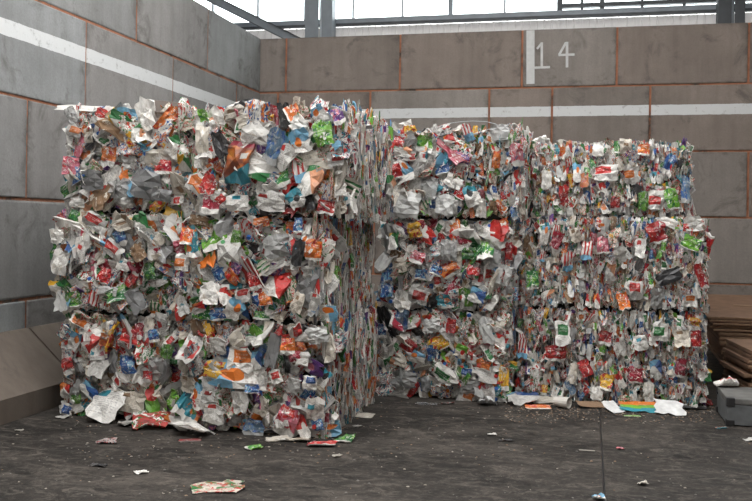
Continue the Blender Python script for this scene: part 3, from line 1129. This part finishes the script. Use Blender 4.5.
HEROES = {
    'B3': [(243, 163, 30, 40, 8, 'fruit'), (326, 134, 18, 24, -12, 'lime'), (312, 180, 22, 30, 30, 'diag_peach'), (277, 147, 17, 34, 20, 'slate'), (222, 144, 14, 26, -22, 'black'),
           (258, 133, 30, 24, 10, 'plain_white'), (303, 142, 20, 22, -15, 'band_blue'), (286, 157, 18, 26, 25, 'text'), (283, 179, 20, 16, -20, 'green'), (273, 201, 30, 20, 4, 'text'),
           (298, 199, 18, 18, -30, 'white_teal'), (327, 207, 17, 14, 8, 'red'), (337, 159, 16, 15, -10, 'white_red'), (212, 184, 18, 22, 12, 'red'), (240, 203, 22, 16, -4, 'text_teal'),
           (321, 115, 14, 18, -30, 'band_blue'), (293, 113, 16, 14, 60, 'orange'), (340, 117, 12, 16, -25, 'purple'), (236, 112, 20, 14, -12, 'text_cream'), (214, 204, 18, 20, 5, 'crimson'),
           (253, 120, 26, 12, -20, 'plain_cream'), (301, 125, 18, 14, 25, 'plain_white'), (205, 140, 14, 26, 5, 'plain_cream'), (341, 190, 12, 14, -10, 'plain_white')],
    'A3': [(112, 157, 14, 20, 3, 'orange'), (165, 167, 20, 14, 2, 'red'), (128, 116, 20, 14, 10, 'band_blue'), (70, 190, 18, 15, -30, 'green'), (73, 166, 17, 17, 0, 'pink'),
           (177, 148, 18, 22, -35, 'diag_green'), (133, 162, 14, 12, 10, 'text'), (76, 131, 18, 13, 12, 'white_orange'), (105, 112, 16, 12, 35, 'red'), (150, 120, 14, 20, -20, 'plain_white'),
           (95, 180, 26, 20, 0, 'film_grey'), (150, 185, 28, 26, 8, 'film_grey'), (122, 188, 20, 20, 0, 'film'), (92, 136, 12, 14, 0, 'text_cream'), (140, 135, 14, 18, 50, 'diag_peach'),
           (68, 115, 12, 18, -30, 'film'), (165, 195, 20, 12, 10, 'film_grey'), (80, 203, 14, 10, 5, 'plain_white'), (130, 203, 12, 10, 0, 'plain_white')],
    'A2': [(131, 222, 26, 13, -20, 'text_cream'), (98, 222, 22, 15, 35, 'white_red'), (78, 299, 14, 14, -20, 'lime'), (52, 287, 16, 12, 10, 'diag_green'), (126, 264, 14, 11, 10, 'text_teal'),
           (153, 271, 14, 18, -10, 'green'), (62, 236, 14, 14, 0, 'plain_white'), (66, 262, 16, 24, 12, 'plain_white'), (118, 250, 22, 14, 35, 'white_red'), (125, 238, 12, 16, -20, 'blue'),
           (108, 275, 12, 16, 20, 'red'), (143, 252, 14, 18, -30, 'plain_brown'), (112, 291, 22, 10, 5, 'milky'), (85, 250, 14, 24, 15, 'text'), (140, 300, 16, 26, -40, 'film_grey')],
    'A1': [(131, 364, 18, 19, -6, 'blue'), (135, 335, 26, 16, 10, 'red'), (156, 335, 12, 12, -10, 'blue'), (93, 390, 24, 14, 35, 'diag_blue'), (111, 339, 14, 12, 5, 'orange'),
           (137, 401, 24, 20, 10, 'text_cream'), (152, 372, 12, 16, 5, 'red'), (78, 340, 12, 18, 15, 'band_blue'), (160, 365, 16, 18, 0, 'film'), (116, 360, 12, 24, 5, 'film_grey'),
           (72, 365, 12, 16, -20, 'red'), (68, 390, 12, 14, 0, 'diag_red'), (170, 350, 12, 14, 15, 'lime'), (110, 400, 16, 14, -15, 'milky'), (143, 330, 12, 16, 0, 'crimson')],
    'B2': [(194, 242, 16, 30, -15, 'teal'), (190, 236, 12, 16, 0, 'orange'), (237, 317, 17, 22, 38, 'band_blue'), (316, 250, 16, 20, 5, 'orange'), (267, 298, 16, 14, -8, 'orange'),
           (232, 254, 24, 24, 3, 'plain_white'), (300, 225, 9, 16, 0, 'blue'), (239, 268, 12, 11, 15, 'purple'), (280, 246, 26, 22, -12, 'film'), (276, 265, 26, 12, -30, 'plain_white'),
           (201, 221, 20, 10, 12, 'plain_brown'), (238, 237, 9, 14, 10, 'lime'), (262, 222, 16, 11, -10, 'orange'), (301, 252, 11, 26, 10, 'black'), (212, 292, 20, 22, 5, 'plain_white'),
           (245, 295, 20, 14, -12, 'white_red'), (219, 324, 16, 12, -10, 'blue'), (200, 308, 20, 10, -20, 'diag_red'), (263, 317, 16, 8, 5, 'green'), (203, 330, 18, 14, 0, 'green'),
           (185, 262, 13, 16, 5, 'white_orange'), (300, 302, 12, 22, 20, 'text_cream'), (316, 303, 12, 24, 15, 'text'), (257, 280, 12, 20, -15, 'red')],
    'B1': [(219, 370, 26, 18, 8, 'yellow'), (243, 359, 26, 26, -4, 'white_orange'), (255, 385, 14, 14, 0, 'blue'), (259, 360, 10, 18, 5, 'diag_blue'), (313, 381, 14, 15, 3, 'white_blue'),
           (297, 356, 14, 11, -8, 'crimson'), (256, 427, 20, 17, 3, 'slate'), (218, 412, 24, 18, 10, 'text'), (289, 420, 22, 30, 20, 'pink'), (305, 432, 11, 26, -28, 'band_red'),
           (320, 329, 22, 16, -12, 'milky'), (220, 345, 20, 16, 5, 'plain_white'), (190, 383, 16, 16, 8, 'text_cream'), (275, 349, 12, 34, 8, 'film_grey'), (295, 385, 14, 16, 20, 'milky'),
           (200, 395, 12, 26, -5, 'band_blue'), (318, 408, 18, 24, 5, 'text_teal'), (290, 345, 14, 18, 0, 'orange'), (243, 400, 18, 22, -10, 'plain_white'), (335, 377, 16, 20, 4, 'orange'),
           (215, 395, 20, 16, 12, 'text'), (265, 405, 14, 20, 25, 'plain_cream'), (305, 358, 14, 14, 0, 'plain_white'), (278, 375, 12, 14, -20, 'white_red')],
    'C3': [(430, 160, 18, 19, -6, 'text'), (404, 152, 18, 10, 15, 'diag_peach'), (396, 172, 14, 16, -10, 'red'), (426, 144, 16, 16, 10, 'lime'), (443, 167, 14, 14, -15, 'blue'),
           (462, 160, 16, 12, 10, 'purple'), (407, 205, 28, 26, 5, 'milky'), (430, 190, 18, 22, 0, 'film'), (446, 205, 18, 20, 10, 'milky'), (497, 160, 8, 18, 5, 'orange'), (473, 196, 16, 20, -25, 'white_teal'),
           (461, 194, 12, 10, 35, 'red'), (389, 210, 12, 24, 5, 'milky'), (400, 143, 12, 12, 10, 'red'), (411, 132, 12, 14, -5, 'yellow'), (455, 182, 18, 12, 30, 'plain_white'),
           (481, 208, 11, 20, 5, 'plain_white'), (517, 155, 12, 22, -10, 'pink'), (500, 133, 18, 16, 0, 'film'), (468, 125, 9, 18, -20, 'stripe'), (450, 140, 12, 10, -20, 'diag_red')],
    'C2': [(416, 231, 14, 16, -15, 'yellow'), (470, 254, 15, 12, 0, 'green'), (422, 274, 13, 11, 5, 'blue'), (451, 270, 20, 12, -30, 'orange'), (388, 285, 12, 24, 3, 'blue'),
           (419, 257, 14, 12, 20, 'pink'), (420, 294, 18, 18, 10, 'white_red'), (437, 270, 12, 10, 20, 'blue'), (450, 250, 16, 22, 0, 'film'), (492, 255, 18, 26, -10, 'film'),
           (475, 267, 12, 16, 10, 'red'), (404, 300, 16, 18, 5, 'plain_white'), (509, 252, 8, 18, 0, 'red'), (478, 295, 16, 14, 20, 'diag_blue'), (465, 240, 14, 12, -15, 'crimson'),
           (504, 275, 14, 20, 20, 'milky'), (445, 300, 16, 12, 0, 'teal'), (400, 265, 14, 14, -10, 'text_cream'), (395, 240, 10, 18, 0, 'diag_green')],
    'C1': [(439, 343, 20, 14, -30, 'yellow'), (409, 345, 16, 14, 30, 'red'), (417, 356, 18, 11, 15, 'band_blue'), (445, 373, 22, 16, 38, 'white_green'), (508, 378, 10, 24, 0, 'yellow'),
           (470, 374, 14, 14, 10, 'white_blue'), (432, 325, 18, 14, -10, 'milky'), (402, 320, 16, 24, 5, 'slate'), (398, 391, 26, 11, 4, 'plain_white'), (405, 378, 26, 16, 0, 'film'),
           (499, 343, 14, 20, 25, 'band_red'), (452, 325, 9, 14, 0, 'red'), (487, 330, 12, 26, -15, 'milky'), (470, 385, 20, 16, 0, 'film'), (462, 350, 12, 14, 20, 'band_green'),
           (434, 352, 12, 16, -10, 'blue'), (385, 330, 12, 14, 0, 'blue'), (484, 365, 14, 12, 10, 'orange')],
    'D3': [(606, 173, 22, 15, 0, 'white_red'), (631, 175, 14, 18, -4, 'white_orange'), (564, 196, 9, 20, 2, 'red'), (584, 180, 9, 16, -5, 'orange'), (643, 201, 10, 18, 3, 'lime'),
           (671, 199, 12, 20, -15, 'lime'), (643, 150, 12, 12, 4, 'orange'), (577, 173, 8, 18, 0, 'band_blue'), (655, 200, 16, 18, 0, 'white_red'), (615, 204, 9, 14, 0, 'red'),
           (668, 165, 10, 20, 25, 'blue'), (598, 150, 12, 14, 5, 'plain_white'), (626, 146, 12, 14, 0, 'text_cream'), (685, 190, 8, 26, 0, 'slate'), (547, 180, 10, 18, 0, 'plain_white')],
    'D2': [(657, 233, 18, 21, -10, 'red'), (691, 243, 18, 13, 25, 'lime'), (668, 276, 26, 13, -20, 'black'), (557, 240, 10, 16, 20, 'crimson'), (610, 272, 10, 18, 0, 'diag_peach'),
           (623, 301, 11, 17, -20, 'orange'), (658, 298, 14, 22, 0, 'film'), (587, 250, 10, 18, 5, 'stripe'), (603, 245, 11, 16, -5, 'pink'), (668, 222, 16, 10, 15, 'plain_white'),
           (693, 218, 16, 14, -10, 'plain_white'), (700, 275, 8, 26, -20, 'red'), (620, 255, 12, 18, 0, 'plain_white'), (568, 262, 10, 20, 0, 'stripe'), (640, 248, 10, 18, 5, 'text'),
           (533, 280, 12, 18, 0, 'green'), (545, 235, 8, 20, 10, 'band_blue'), (636, 290, 14, 18, 0, 'white_red'), (576, 235, 10, 14, -20, 'text_cream'), (690, 300, 12, 12, 0, 'white_orange')],
    'D1': [(563, 332, 15, 24, -3, 'white_green'), (556, 352, 20, 15, 0, 'red'), (585, 367, 12, 16, -25, 'red'), (660, 331, 15, 18, 0, 'white_green'), (695, 338, 10, 18, -5, 'red'),
           (681, 337, 15, 17, -8, 'text_cream'), (680, 367, 10, 18, 5, 'crimson'), (606, 381, 12, 15, 8, 'yellow'), (573, 372, 9, 20, 15, 'plain_cream'), (635, 374, 14, 16, 0, 'crimson'),
           (605, 337, 12, 14, 10, 'red'), (597, 392, 12, 14, 10, 'plain_white'), (523, 347, 10, 20, 5, 'stripe'), (640, 342, 13, 14, -15, 'text_teal'), (655, 368, 12, 18, 0, 'diag_blue'),
           (694, 322, 10, 10, 20, 'yellow'), (620, 345, 10, 20, 0, 'text'), (535, 378, 10, 22, 0, 'print_a'), (648, 390, 10, 20, 0, 'plain_white'), (625, 400, 14, 12, 0, 'print_c')],
}
for k, hs in HEROES.items():
    for (x, y, w, h, deg, key) in hs:
        if k == 'B1' and x > 331:
            continue
        B[k].hero(x, y, w, h, deg, key, R.choice(PUFF) if key in ('milky', 'film') else None)
# the few large cartons that hang flat on the striped side face
for k, a, b_, w, h, key in (('B3', -.42, .17, .13, .20, 'plain_white'), ('B3', .28, .32, .22, .18, 'diag_peach'), ('B1', -.36, .62, .14, .16, 'orange'), ('B2', -.1, .55, .16, .12, 'green')):
    B[k].chip('right', a, b_, 'sheet', 'printed_carton', key, R.choice(HERO), (w, h), .15, (.05, .05), .05)

# ------------------------------------------------------------------ loose things


def loose(px, py, w, d, yaw, key, label, cat='carton', meshes=None, tilt=(0, 0), z=0.0, zs=.5, name='loose_carton'):
    p = ground(px, py, z)
    me = R.choice(meshes or FLAT)
    o = bpy.data.objects.new(name, me)
    col.objects.link(o)
    sl = o.material_slots[0]
    sl.link = 'OBJECT'
    sl.material = D[key] if isinstance(key, str) else key
    rot = Matrix.Rotation(math.radians(yaw), 3, 'Z') @ Matrix.Rotation(math.radians(tilt[0]), 3, 'X') @ Matrix.Rotation(math.radians(tilt[1]), 3, 'Y')
    sc = Vector((w, d, min(w, d) * zs))
    pts = [rot @ Vector((v.co.x * sc.x, v.co.y * sc.y, v.co.z * sc.z)) for v in me.vertices]
    lo = min(q.z for q in pts)
    o.matrix_world = Matrix.Translation(Vector((p.x, p.y, z - lo + .001))) @ rot.to_4x4() @ Matrix.Diagonal((*sc, 1))
    tag(o, label, cat)
    return o


def carton_sheet(name):
    return [lib_mesh(name, crush(4, 5, .06, .02, .05, .03, 2))]


BENT = [lib_mesh('bent_sheet', crush(7, 3, .10, .02, .04, .06, 3, .10)) for _ in range(3)]
SHEET = [lib_mesh('flattened_carton', crush(4, 5, .05, .02, .04, .03, 2)) for _ in range(4)]
loose(106, 421, .22, .26, -25, 'text_teal', 'crushed white carton with teal print leaning at the kerb-side stack foot', tilt=(38, 8), meshes=HERO)
loose(128, 425, .13, .14, 20, 'plain_white', 'small white crumpled carton beside a red and white one', meshes=CRUMP)
loose(150, 428, .24, .18, 5, 'loose_red', 'large crumpled red carton with green and white print at the kerb-side stack foot', tilt=(22, 0), meshes=CRUMP, zs=.6)
loose(176, 428, .14, .30, 50, 'diag_red', 'long white and red carton lying beside the large red carton', tilt=(12, 6), meshes=CRUMP)
loose(192, 435, .16, .26, 75, 'plain_white', 'flattened white carton with a dark underside poking out from the stack', tilt=(8, 10))
loose(190, 440.5, .14, .07, 8, 'red', 'flat red scrap lying under a flattened white carton', 'scrap', SHEET)
loose(107, 443, .13, .08, 10, 'print_e', 'small dark scrap with red spots on bare floor', 'scrap', CRUMP)
loose(99, 466, .10, .05, -15, 'black', 'thin black shred of film on bare floor', 'scrap', CRUMP)
loose(62, 418, .09, .06, 0, 'plain_white', 'small white scrap next to the kerb-side stack foot', 'scrap', CRUMP)
loose(19, 431, .05, .04, 0, 'plain_cream', 'tiny pale crumb of carton beside the concrete kerb', 'scrap', CRUMP)
loose(141, 473, .075, .055, 30, 'plain_white', 'small white scrap of paper alone on the floor', 'scrap', CRUMP)
loose(218, 488, .25, .20, 8, 'print_c', 'flattened beige printed carton alone on open floor', meshes=FLAT, zs=.18)
loose(254, 449, .06, .11, -55, 'lime', 'small crushed green carton in front of the striped stack', meshes=CRUMP, zs=.8)
loose(276, 441, .14, .08, 20, 'plain_cream', 'crumpled cream scrap at the foot of the striped stack', 'scrap', CRUMP)
loose(298, 441, .16, .09, -10, 'text_cream', 'printed beige scrap at the foot of the striped stack', 'scrap', CRUMP)
loose(322, 446, .18, .10, 5, 'red', 'crumpled red carton at the striped stack corner', meshes=CRUMP)
loose(345, 441, .12, .12, -20, 'green', 'crumpled green and white carton at the striped stack corner', meshes=CRUMP)
loose(304, 430, .10, .22, 25, 'band_red', 'tall white carton with red end propped against the striped stack', tilt=(62, 0), meshes=HERO)
loose(365, 416, .13, .16, -10, 'plain_cream', 'flat cream carton lying beside the striped side face', meshes=SHEET)
loose(357, 427, .05, .06, 30, 'plain_white', 'tiny white scrap beside the striped side face', 'scrap', CRUMP)
loose(337, 457, .05, .04, 30, 'plain_cream', 'tiny cream crumb ahead of the striped stack corner', 'scrap', CRUMP)
loose(398, 395, .22, .12, 4, 'milky', 'crushed milky plastic bottle at the number 14 stack foot', 'bottle', PUFF, name='crushed_bottle')
loose(427, 404, .18, .10, -12, 'film_grey', 'flat grey plastic scrap at the number 14 stack foot', 'scrap', SHEET)
loose(487, 405, .12, .12, 30, 'foil', 'folded grey foil scrap ahead of the stack gap', 'scrap', CRUMP, zs=.9)
loose(448, 404, .10, .06, 15, 'print_e', 'small dark printed scrap on floor under the number 14 stack', 'scrap', CRUMP)
loose(524, 405, .24, .15, 15, 'diag_blue', 'blue and white crumpled carton at the gap between stacks', tilt=(20, 0), meshes=CRUMP)
loose(548, 403, .26, .12, 3, 'plain_cream', 'long cream carton lying along the cardboard-side stack foot', tilt=(14, 0))
loose(538, 408, .20, .10, 2, 'orange', 'flat orange strip of carton at the cardboard-side stack foot', meshes=SHEET, tilt=(8, 0))
loose(594, 407, .28, .12, 12, M['board_edge'], 'brown cardboard strip at the cardboard-side stack foot', 'scrap', SHEET, tilt=(12, 4))
loose(612, 411, .13, .16, 25, 'clean_white', 'bright white folded sheet at the cardboard-side stack foot', 'sheet', FLAT, zs=.2, tilt=(24, 0), name='paper_sheet')
loose(640, 411, .31, .15, -6, 'bands', 'flattened carton with orange, green and teal bands lying on floor', meshes=FLAT, zs=.2, tilt=(16, 0))
loose(669, 413, .22, .20, -12, 'clean_white', 'plain white paper sheet lying by the grey case', 'sheet', FLAT, zs=.2, tilt=(18, 6), name='paper_sheet')
loose(632, 416, .13, .05, -4, 'lime', 'thin pale green strip in front of the banded carton', 'scrap', SHEET)
loose(690, 409, .26, .10, 8, 'black', 'black film scrap between white sheet and grey case', 'scrap', CRUMP)
loose(704, 405, .14, .10, 20, 'red', 'small red carton squeezed between bale and grey case', meshes=CRUMP, tilt=(20, 0))
loose(721, 428.5, .09, .04, 10, 'teal', 'teal and black scrap on floor below the grey case', 'scrap', CRUMP)
loose(750, 441, .08, .06, 10, 'plain_white', 'white scrap on the floor ahead of the grey case', 'scrap', CRUMP)
loose(587, 450.5, .10, .025, -12, 'plain_cream', 'thin pale sliver near the floor joint', 'scrap', SHEET)
loose(492, 435, .06, .04, 20, 'plain_white', 'tiny white scrap beside dark crumbs on open floor', 'scrap', CRUMP)
loose(506, 441, .10, .035, -10, 'black', 'thin black crumb strip on open floor', 'scrap', CRUMP)
loose(643, 485, .05, .05, 10, 'plain_cream', 'tiny cream scrap past the floor joint', 'scrap', CRUMP)
loose(620, 449, .04, .04, 10, 'pink', 'tiny pink scrap just past the floor joint', 'scrap', CRUMP)
loose(599, 499.5, .06, .06, 10, 'band_blue', 'small blue and white carton end near the floor joint', 'scrap', CRUMP, zs=.8)

# rolled cup lying on its side
p = ground(563, 408)
bm = bmesh.new()
seg = 14
for r0, r1, x0, x1 in ((.042, .056, -.07, .05),):
    ring = []
    for (r_, x_) in ((r0 - .003, x0 + .004), (r0, x0), (r1, x1), (r1 - .004, x1), (r0 - .005, x0 + .01)):
        ring.append([bm.verts.new((x_, r_ * math.cos(2 * math.pi * i / seg), r_ * math.sin(2 * math.pi * i / seg) * .8)) for i in range(seg)])
    for k in range(1, 4):
        for i in range(seg):
            bm.faces.new((ring[k][i], ring[k][(i + 1) % seg], ring[k + 1][(i + 1) % seg], ring[k + 1][i]))
    bm.faces.new(ring[1])
    bm.faces.new(ring[4][::-1])
    for v in ring[0]:
        bm.verts.remove(v)
me = bpy.data.meshes.new('paper_cup')
bmesh.ops.recalc_face_normals(bm, faces=bm.faces)
bm.to_mesh(me)
bm.free()
cup = link('paper_cup', me, None, simple_mat('cup_paper', (.58, .55, .50), .7))
cup.location = (p.x, p.y, .046)
cup.rotation_euler = (0, 0, math.radians(-35))
tag(cup, 'open beige paper cup lying on its side against the bale', 'cup')

# sheets on the top edges of the stacks
top_a = B['A3']
o = loose(84, 100, .54, .13, -10, 'plain_white', 'thin white foam sheet jutting over the topmost kerb-side bale', 'sheet', BENT, (24, 3), top_a.loc.z + top_a.H - .0, .12, 'foam_sheet')
pa = top_a.loc + top_a.rot @ Vector((-top_a.W / 2 + .14, -top_a.Dp / 2 + .10, top_a.H + .035))
o.location = pa
o = loose(150, 100, .28, .26, 10, simple_mat('weathered_board', (.055, .040, .031), .85), 'dark brown cardboard flap on the topmost kerb-side bale', 'flap', SHEET, (26, 5), top_a.loc.z + top_a.H, .2, 'cardboard_flap')
o.location = top_a.loc + top_a.rot @ Vector((.21, -top_a.Dp / 2 + .12, top_a.H + .040))

# loose baling wire standing off the top of the number 14 stack
b = B['C3']
wp = [(438, 127), (448, 123.5), (460, 121.8), (472, 121), (486, 121.5), (496, 124), (502, 129)]
vs, fs = [], []
for i, (x, y) in enumerate(wp):
    q = on_plane(x, y, b.loc + b.rot @ Vector((0, -b.Dp / 2 - .02, 0)), V)
    for k in range(5):
        an = 2 * math.pi * k / 5
        vs.append(q + V * (.0024 * math.cos(an)) + Z * (.0024 * math.sin(an)))
    if i:
        fs += [((i - 1) * 5 + k, (i - 1) * 5 + (k + 1) % 5, i * 5 + (k + 1) % 5, i * 5 + k) for k in range(5)]
wo = mesh_from('baling_wire', vs, fs, M['steel_pale'])
tag(wo, 'thin slack baling wire arching over the topmost number 14 bale', 'wire')

# ------------------------------------------------------------------ brown cardboard piles and the grey case


def cardboard(center, yaw, w, d, z, th, tilt, label, slot=False):
    o = empty('cardboard_sheet', (center.x, center.y, z), yaw)
    o.rotation_euler = (tilt, 0, yaw)
    tag(o, label, 'cardboard', 'flattened brown cardboard sheets')
    body = box('panel', -w / 2, w / 2, -d / 2, d / 2, 0, th, M['board'], o, .003)
    for v in body.data.vertices:
        v.co.z += .008 * math.sin(v.co.x * 3 + 1.0)
    box('crease_strip', -w / 2 + .01, w / 2 - .01, -d / 2 - .0015, -d / 2 + .004, th * .25, th * .75, M['board_edge'], o)
    if slot:
        box('hand_slot', -.30, -.06, -d * .06, -d * .06 + .09, th - .001, th + .003, M['board_edge'], o)
    return o


cr = random.Random(3)
ORD = ['topmost', 'second', 'third', 'fourth', 'fifth', 'sixth', 'seventh', 'eighth', 'ninth', 'tenth', 'eleventh', 'twelfth', 'thirteenth', 'fourteenth', 'fifteenth', 'sixteenth', 'seventeenth', 'eighteenth', 'nineteenth', 'twentieth']
# higher pile: front edge at image (710, 318), top about .64 m up
zu = .635
pu = ground(710, 317, zu) + V * .10
TILT = .035
i, z = 0, zu - .02
while z > .10:
    th = .020 if i < 5 else .034
    w, d = 1.3, 2.0
    c = Vector((pu.x, pu.y, 0)) + U * (w / 2 + cr.uniform(-.02, .03) + .012 * i) + V * (d / 2 + cr.uniform(-.02, .03))
    lab = 'topmost brown cardboard sheet with a cut hand slot in the higher pile' if i == 0 else ORD[i] + ' brown cardboard sheet down in the higher pile by the block wall'
    cardboard(c, -ALPHA, w, d, z + TILT * d / 2, th, TILT, lab, i == 0)
    i += 1
    z -= (.020 if i < 5 else .034) + .007
# lower pile: its long edge runs towards the case
zl = .47
q0, q1 = ground(724, 338, zl), ground(752, 351, zl)
ev = (q0 - q1).normalized()
yawl = math.atan2(ev.y, ev.x) - math.pi / 2
eu = Vector((ev.y, -ev.x, 0))
i, z = 0, zl - .03
while z > .0:
    th = .030
    w, d = 1.0, .76
    c = q0 + eu * (w / 2 + cr.uniform(-.045, .03)) - ev * (d / 2 + cr.uniform(-.02, .02))
    cardboard(c, yawl, w, d, z, th, 0, ORD[i] + ' brown cardboard sheet down in the lower pile behind the grey case')
    i += 1
    z -= .038

cf = ground(727, 426)
case = empty('equipment_case', cf + U * .42 + V * .27, -ALPHA)
tag(case, 'grey equipment case with black corners beside the cardboard', 'case')
cw, cd, ch = .84, .54, .20
box('body', -cw / 2, cw / 2, -cd / 2, cd / 2, .008, ch - .045, M['case'], case, .006)
box('lid', -cw / 2 - .004, cw / 2 + .004, -cd / 2 - .004, cd / 2 + .004, ch - .042, ch, M['case_lid'], case, .008)
for sx in (-1, 1):
    for sy in (-1, 1):
        for (za, zb_) in ((0.0, .045), (ch - .06, ch + .004)):
            x0, y0 = sx * (cw / 2 + .008), sy * (cd / 2 + .008)
            box('corner_protector', min(x0, x0 - sx * .06), max(x0, x0 - sx * .06), min(y0, y0 - sy * .06), max(y0, y0 - sy * .06), za, zb_, M['black'], case, .006)
for x in (-.12, .28):
    lt_ = box('latch', x - .045, x + .045, -cd / 2 - .014, -cd / 2 + .002, ch - .085, ch - .02, M['black'], case, .004)
    box('latch_tongue', x - .015, x + .015, -cd / 2 - .020, -cd / 2 - .012, ch - .075, ch - .04, M['steel'], lt_, .002)
hd = box('handle', -.16, -.05, -cd / 2 - .03, -cd / 2 - .014, .045, .062, M['black'], case, .004)
box('handle_post', -.16, -.145, -cd / 2 - .03, -cd / 2, .045, .075, M['black'], hd, .002)
box('handle_post', -.065, -.05, -cd / 2 - .03, -cd / 2, .045, .075, M['black'], hd, .002)
loose(727, 386, .17, .13, 15, 'white_red', 'crumpled white and red carton lying on the grey case', meshes=CRUMP, z=.206, zs=.9)

# ------------------------------------------------------------------ fine litter on the floor
lr = random.Random(8)
verts, faces, mi = [], [], []


def crumb(p, s_, k):
    if (p - CORNER).dot(U) < .55:
        return
    i0 = len(verts)
    an = lr.uniform(0, 6.28)
    ca, sa = math.cos(an), math.sin(an)
    asp = lr.uniform(.35, 1)
    h = s_ * lr.uniform(.25, .6)
    for (x, y, z) in ((-1, -1, 0), (1, -1, 0), (1, 1, 0), (-1, 1, 0), (-.7, -.6, 1), (.6, -.7, 1), (.7, .6, 1), (-.6, .7, 1)):
        x, y = x * s_, y * s_ * asp
        verts.append((p.x + x * ca - y * sa, p.y + x * sa + y * ca, z * h))
    faces.extend(tuple(i0 + q for q in f) for f in ((4, 5, 6, 7), (0, 1, 5, 4), (1, 2, 6, 5), (2, 3, 7, 6), (3, 0, 4, 7)))
    mi.extend([k] * 5)


for _ in range(900):      # brown crumbs along the foot of the cardboard-side stack
    p = ground(lr.uniform(505, 715), lr.triangular(402, 424, 408))
    crumb(p, lr.uniform(.003, .008), lr.choice((0, 0, 0, 0, 1, 2, 2)))
for _ in range(500):
    p = ground(lr.uniform(60, 520), lr.uniform(400, 460))
    crumb(p, lr.uniform(.003, .008), lr.choice((0, 1, 2, 3)))
for _ in range(420):
    p = ground(lr.uniform(-60, 800), lr.uniform(405, 520))
    crumb(p, lr.uniform(.003, .008), lr.choice((0, 1, 2, 3, 3)))
me = bpy.data.meshes.new('floor_litter')
me.from_pydata(verts, [], faces)
for m_ in (simple_mat('crumb_brown', (.19, .13, .085), .9), simple_mat('crumb_pale', (.27, .24, .20), .8), simple_mat('crumb_dark', (.03, .027, .025), .8), simple_mat('crumb_grey', (.13, .12, .11), .9)):
    me.materials.append(m_)
me.polygons.foreach_set('material_index', mi)
me.update()
lit = link('floor_litter', me)
tag(lit, 'fine brown and pale crumbs of carton scattered over the floor', 'litter', None, 'stuff')
